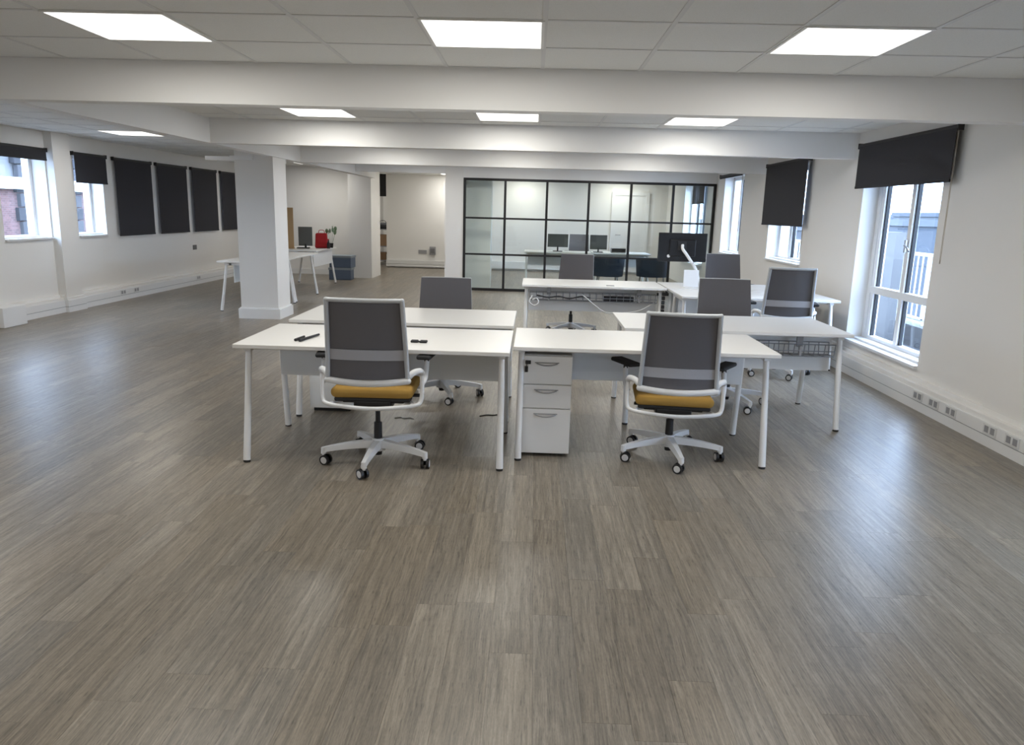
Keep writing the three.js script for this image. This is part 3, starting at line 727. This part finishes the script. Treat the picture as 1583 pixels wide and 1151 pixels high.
{
  const t = thing('wooden_board', 'tall tan wooden board standing on the table behind the pillar', 'board', [-4.66, .725, -14.30], .15);
  mesh('board', [rb(.20, .76, .025, .004, 0, .38, 0)], M.wood, t);
  mesh('foot_strip', [rb(.22, .02, .10, .004, 0, .01, .02)], M.wood, t);
}
function crate(label, pos, turn, mat) {
  const t = thing('storage_crate', label, 'crate', pos, turn, 'stacked crates');
  const W = .46, H = .24, D = .36, th = .012;
  mesh('tub', [lim(-W / 2, W / 2, 0, th, -D / 2, D / 2), lim(-W / 2, -W / 2 + th, 0, H, -D / 2, D / 2), lim(W / 2 - th, W / 2, 0, H, -D / 2, D / 2), lim(-W / 2, W / 2, 0, H, -D / 2, -D / 2 + th), lim(-W / 2, W / 2, 0, H, D / 2 - th, D / 2)], mat, t);
  mesh('rim', [lim(-W / 2 - .012, W / 2 + .012, H - .03, H, -D / 2 - .012, -D / 2), lim(-W / 2 - .012, W / 2 + .012, H - .03, H, D / 2, D / 2 + .012), lim(-W / 2 - .012, -W / 2, H - .03, H, -D / 2, D / 2), lim(W / 2, W / 2 + .012, H - .03, H, -D / 2, D / 2)], M.crateGrey, t);
  mesh('lid', [rb(W + .03, .016, D + .03, .005, 0, H + .008, 0)], M.crateGrey, t);
}
crate('blue grey lidded crate on the floor by the white column', [-4.12, 0, -16.1], .06, M.crate);
crate('blue grey lidded crate stacked on top by the white column', [-4.10, .257, -16.12], -.05, M.crate);

// ---------------------------------------------------------------- store beyond the doorway
{
  const t = thing('wall_blind', 'small black blind high in the doorway beside the alcove wall', 'blind', [-4.13, 1.83, -19.95], 0);
  mesh('cloth', [lim(-.25, .25, 0, .53, -.004, .004)], M.blackSoft, t);
  mesh('rail', [cyl(V(-.26, .54, 0), V(.26, .54, 0), .018, .018, 12)], M.blackSoft, t);
  mesh('bottom_weight', [rb(.5, .02, .016, .004, 0, .0, 0)], M.blackSoft, t);
}
{
  const t = thing('store_shelf', 'grey metal shelf loaded with boxes beyond the doorway', 'shelf', [-4.13, 0, -20.8], 0);
  for (const [x, z] of [[-.25, -.2], [.25, -.2], [-.25, .2], [.25, .2]]) mesh('upright', [lim(x - .015, x + .015, 0, 1.0, z - .015, z + .015)], M.metalGrey, t);
  for (const y of [.12, .5, .95]) mesh('shelf_board', [lim(-.265, .265, y - .012, y + .012, -.215, .215)], M.metalGrey, t);
}
tag(mesh('cardboard_box', [rb(.44, .30, .36, .008, -4.13, .662, -20.8)], M.card), 'brown cardboard box on the middle store shelf', 'box');
tag(mesh('cardboard_box', [rb(.30, .20, .30, .008, -4.2, .232, -20.8)], M.card), 'brown cardboard box on the lowest store shelf', 'box');
tag(mesh('paper_stack', [rb(.16, .16, .24, .004, -3.96, .212, -20.78)], M.paper), 'white paper stack on the lowest store shelf', 'paper');
{
  const t = thing('black_holdall', 'black holdall lying on top of the store shelf', 'bag', [-4.14, .962, -20.78], 0);
  mesh('bag_body', [rb(.42, .17, .28, .07, 0, .085, 0, 5)], M.blackSoft, t);
  mesh('strap', [tube([V(-.1, .16, .05), V(-.05, .22, .05), V(.05, .22, .05), V(.1, .16, .05)], .008, 24, 8)], M.blackSoft, t);
}

// ---------------------------------------------------------------- inside the glazed meeting room
desk(1.4, .8, 'white meeting room desk with the grey screen behind the glass', [.50, 0, -16.0], 0);
desk(1.2, .8, 'white meeting room desk behind the navy chair', [1.83, 0, -16.15], 0);
function screenOn(label, x, z, w, h, lift, mat) {
  const t = thing('desk_screen', label, 'monitor', [x, .725, z], 0);
  mesh('housing', [rb(w, h, .025, .006, 0, lift + h / 2, 0)], mat, t);
  mesh('stand', [cyl(V(0, .012, 0), V(0, lift + .03, 0), .016, .016, 12), rb(.20, .012, .15, .005, 0, .006, 0)], M.blackSoft, t);
}
screenOn('grey screen on the meeting room desk nearest the stub wall', .50, -16.0, .43, .27, .09, M.greyScreen);
taskChair('grey mesh chair behind the meeting room desks beside the dark screen', [1.02, 0, -16.95], PI, { lift: .02, star: .1 });
screenOn('dark screen in the meeting room beside the paper tray', 1.36, -16.1, .36, .30, .06, M.greyScreen);
{
  const t = thing('letter_tray', 'small pale letter tray on the meeting room desk', 'tray', [1.78, .725, -16.1], 0);
  mesh('tray_base', [rb(.30, .01, .24, .003, 0, .005, 0)], M.paper, t);
  mesh('tray_side', [lim(-.15, -.145, 0, .09, -.12, .12), lim(.145, .15, 0, .09, -.12, .12), lim(-.15, .15, 0, .09, -.12, -.115)], M.greyPlastic, t);
  mesh('upper_tray', [rb(.30, .01, .24, .003, 0, .095, 0)], M.greyPlastic, t);
}
function tubChair(label, pos, turn) {
  const t = thing('tub_chair', label, 'armchair', pos, turn, 'navy tub chairs');
  mesh('seat', [rb(.50, .14, .46, .05, 0, .36, -.02, 4)], M.navy, t);
  const g = new THREE.CylinderGeometry(.34, .31, .36, 28, 1, true, PI * -.62, PI * 1.24), gi = new THREE.CylinderGeometry(.27, .26, .36, 28, 1, true, PI * -.62, PI * 1.24);
  g.translate(0, .48, 0); gi.translate(0, .48, 0);
  const ring = new THREE.RingGeometry(.27, .34, 28, 1, PI / 2 - PI * .62 - PI, PI * 1.24); ring.rotateX(-PI / 2); ring.rotateY(PI); ring.translate(0, .66, 0);
  mesh('backrest', [g, gi, ring], M.navySides, t);
  for (const [x, z] of [[-.18, -.18], [.18, -.18], [-.18, .18], [.18, .18]]) mesh('leg', [cyl(V(x * 1.15, 0, z * 1.15), V(x, .31, z), .012, .016, 10)], M.metalGrey, t);
}
M.navySides = M.navy.clone(); M.navySides.side = THREE.DoubleSide;
tubChair('navy tub chair behind the glass next to the taller screens', [1.50, 0, -15.3], 0);
tubChair('navy tub chair behind the glass below the black monitor', [2.42, 0, -15.45], .2);
structure('meeting_column', [lim(-1.365, -.86, 0, TOP, -15.45, -15.0)], M.wall, 'pale grey column just inside the glazed partition', 'column');
structure('baseboard_meeting', [lim(-1.36, 3.38, .05, .24, -19.9, -19.8)], M.trimWhite, 'white trunking along the meeting room back wall', 'trunking');
{
  const t = thing('door_1', 'white panelled door in the meeting room back wall', 'door', [2.45, 0, -19.9], 0, null, 'structure');
  mesh('door_leaf', [lim(-.40, .40, 0, 2.0, 0, .04)], M.trimWhite, t);
  mesh('door_frame', [lim(-.48, -.40, 0, 2.08, 0, .06), lim(.40, .48, 0, 2.08, 0, .06), lim(-.40, .40, 2.0, 2.08, 0, .06)], M.trimWhite, t);
  mesh('door_handle', [cyl(V(-.34, 1.0, .04), V(-.34, 1.0, .09), .01, .01, 10), cyl(V(-.34, 1.0, .085), V(-.22, 1.0, .085), .009, .009, 10)], M.metalGrey, t);
}

// ---------------------------------------------------------------- outside: balcony, street, buildings
structure('balcony_slab', [lim(3.6, 5.0, -.25, .05, -14, -1)], M.concrete, 'grey concrete balcony outside the tall windows', 'balcony');
structure('balcony_divider', [lim(3.62, 4.38, .05, 1.40, -9.45, -9.1)], M.render, 'pale rendered divider wall standing on the balcony', 'wall');
{
  const t = thing('balcony_railing', 'pale metal balcony railing with upright bars', 'railing', [4.72, .05, 0], 0);
  mesh('top_rail', [rb(.05, .04, 12.8, .008, 0, 1.09, -7.5)], M.steelWhite, t);
  mesh('bottom_rail', [rb(.04, .03, 12.8, .006, 0, .32, -7.5)], M.steelWhite, t);
  for (let i = 0; i < 106; i++) mesh('baluster', cyl(V(0, .32, -13.75 + i * .12), V(0, 1.08, -13.75 + i * .12), .010, .010, 8), M.steelWhite, t);
  for (let i = 0; i < 9; i++) mesh('post', [lim(-.02, .02, 0, 1.08, -13.88 + i * 1.58, -13.84 + i * 1.58)], M.steelWhite, t);
}
structure('balcony_kerb', [lim(4.6, 4.9, .05, .30, -14, -1)], M.render, 'pale rendered kerb below the balcony railing', 'kerb');
structure('street_ground', [lim(-180, 220, -14.4, -14.0, -260, 120)], M.asphalt, 'grey street far below the windows', 'ground');
{
  const t = thing('brick_building', 'red brick building with pale upper storey across the street', 'building', [-16, -12.6, -26], 0);
  mesh('plinth', [lim(-6, .1, -1.4, 0, -22, 22)], M.concrete, t);
  mesh('brick_wall', [lim(-6, 0, 0, 14.4, -22, 22)], M.brick, t);
  mesh('upper_storey', [lim(-6, -.05, 14.75, 18.4, -22, 22)], M.render, t);
  mesh('cornice', [lim(-6.1, .22, 14.4, 14.75, -22.1, 22.1)], M.trimWhite, t);
  for (let i = 0; i < 10; i++) {
    const z = -20 + i * 2.9 + 1.2;
    const w = mesh('window', [lim(-.02, .05, 12.0, 13.3, z - .5, z + .5)], M.upvc, t);
    mesh('pane', [lim(.03, .06, 12.08, 13.22, z - .42, z - .03), lim(.03, .06, 12.08, 13.22, z + .03, z + .42)], M.cityGlass, w);
    const u = mesh('window', [lim(-.06, .0, 15.4, 16.5, z - .4, z + .4)], M.upvc, t);
    mesh('pane', [lim(-.02, .02, 15.48, 16.42, z - .32, z + .32)], M.cityGlass, u);
  }
  for (const zc of [2.35, .0]) for (let k = 0; k < 17; k++) {
    const wide = k % 2 ? .42 : .50;
    mesh('quoin', [rb(.16, .40, wide * 2, .02, .04, 10.2 + k * .43, zc - (k % 2 ? .05 : 0))], k % 2 ? M.quoinPale : M.quoin, t);
  }
}
[[38, -70, 16, 14, 15.2], [58, -96, 20, 16, 16.2], [86, -120, 30, 20, 15.6], [30, -128, 16, 16, 14.6], [100, -170, 40, 24, 16.6], [64, -150, 26, 20, 15.9], [30, -100, 14, 16, 14.2], [74, -60, 22, 26, 13.6]].forEach(([x, z, w, d, h], i) => {
  const t = thing('distant_building', ['pale blue grey city block beyond the balcony', 'grey city block further beyond the balcony'][i % 2], 'building', [x, -14.0, z], 0, i % 2 ? 'grey city blocks' : 'pale city blocks');
  mesh('walls', [lim(-w / 2, w / 2, 0, h, -d / 2, d / 2)], i % 2 ? M.cityB : M.cityA, t);
  mesh('parapet', [lim(-w / 2 - .2, w / 2 + .2, h, h + .5, -d / 2 - .2, d / 2 + .2)], i % 2 ? M.cityA : M.cityB, t);
  for (let r = 0; r < 4; r++) for (let c = 0; c < 5; c++)
    mesh('window', [lim(-w / 2 - .06, -w / 2 + .02, h - 3 - r * 3.1, h - 1.4 - r * 3.1, -d / 2 + d * (c + .25) / 5, -d / 2 + d * (c + .75) / 5)], M.cityGlass, t);
});

scene.traverse((o) => { if (o.isMesh) { o.castShadow = true; o.receiveShadow = true; } });
renderer.render(scene, camera);
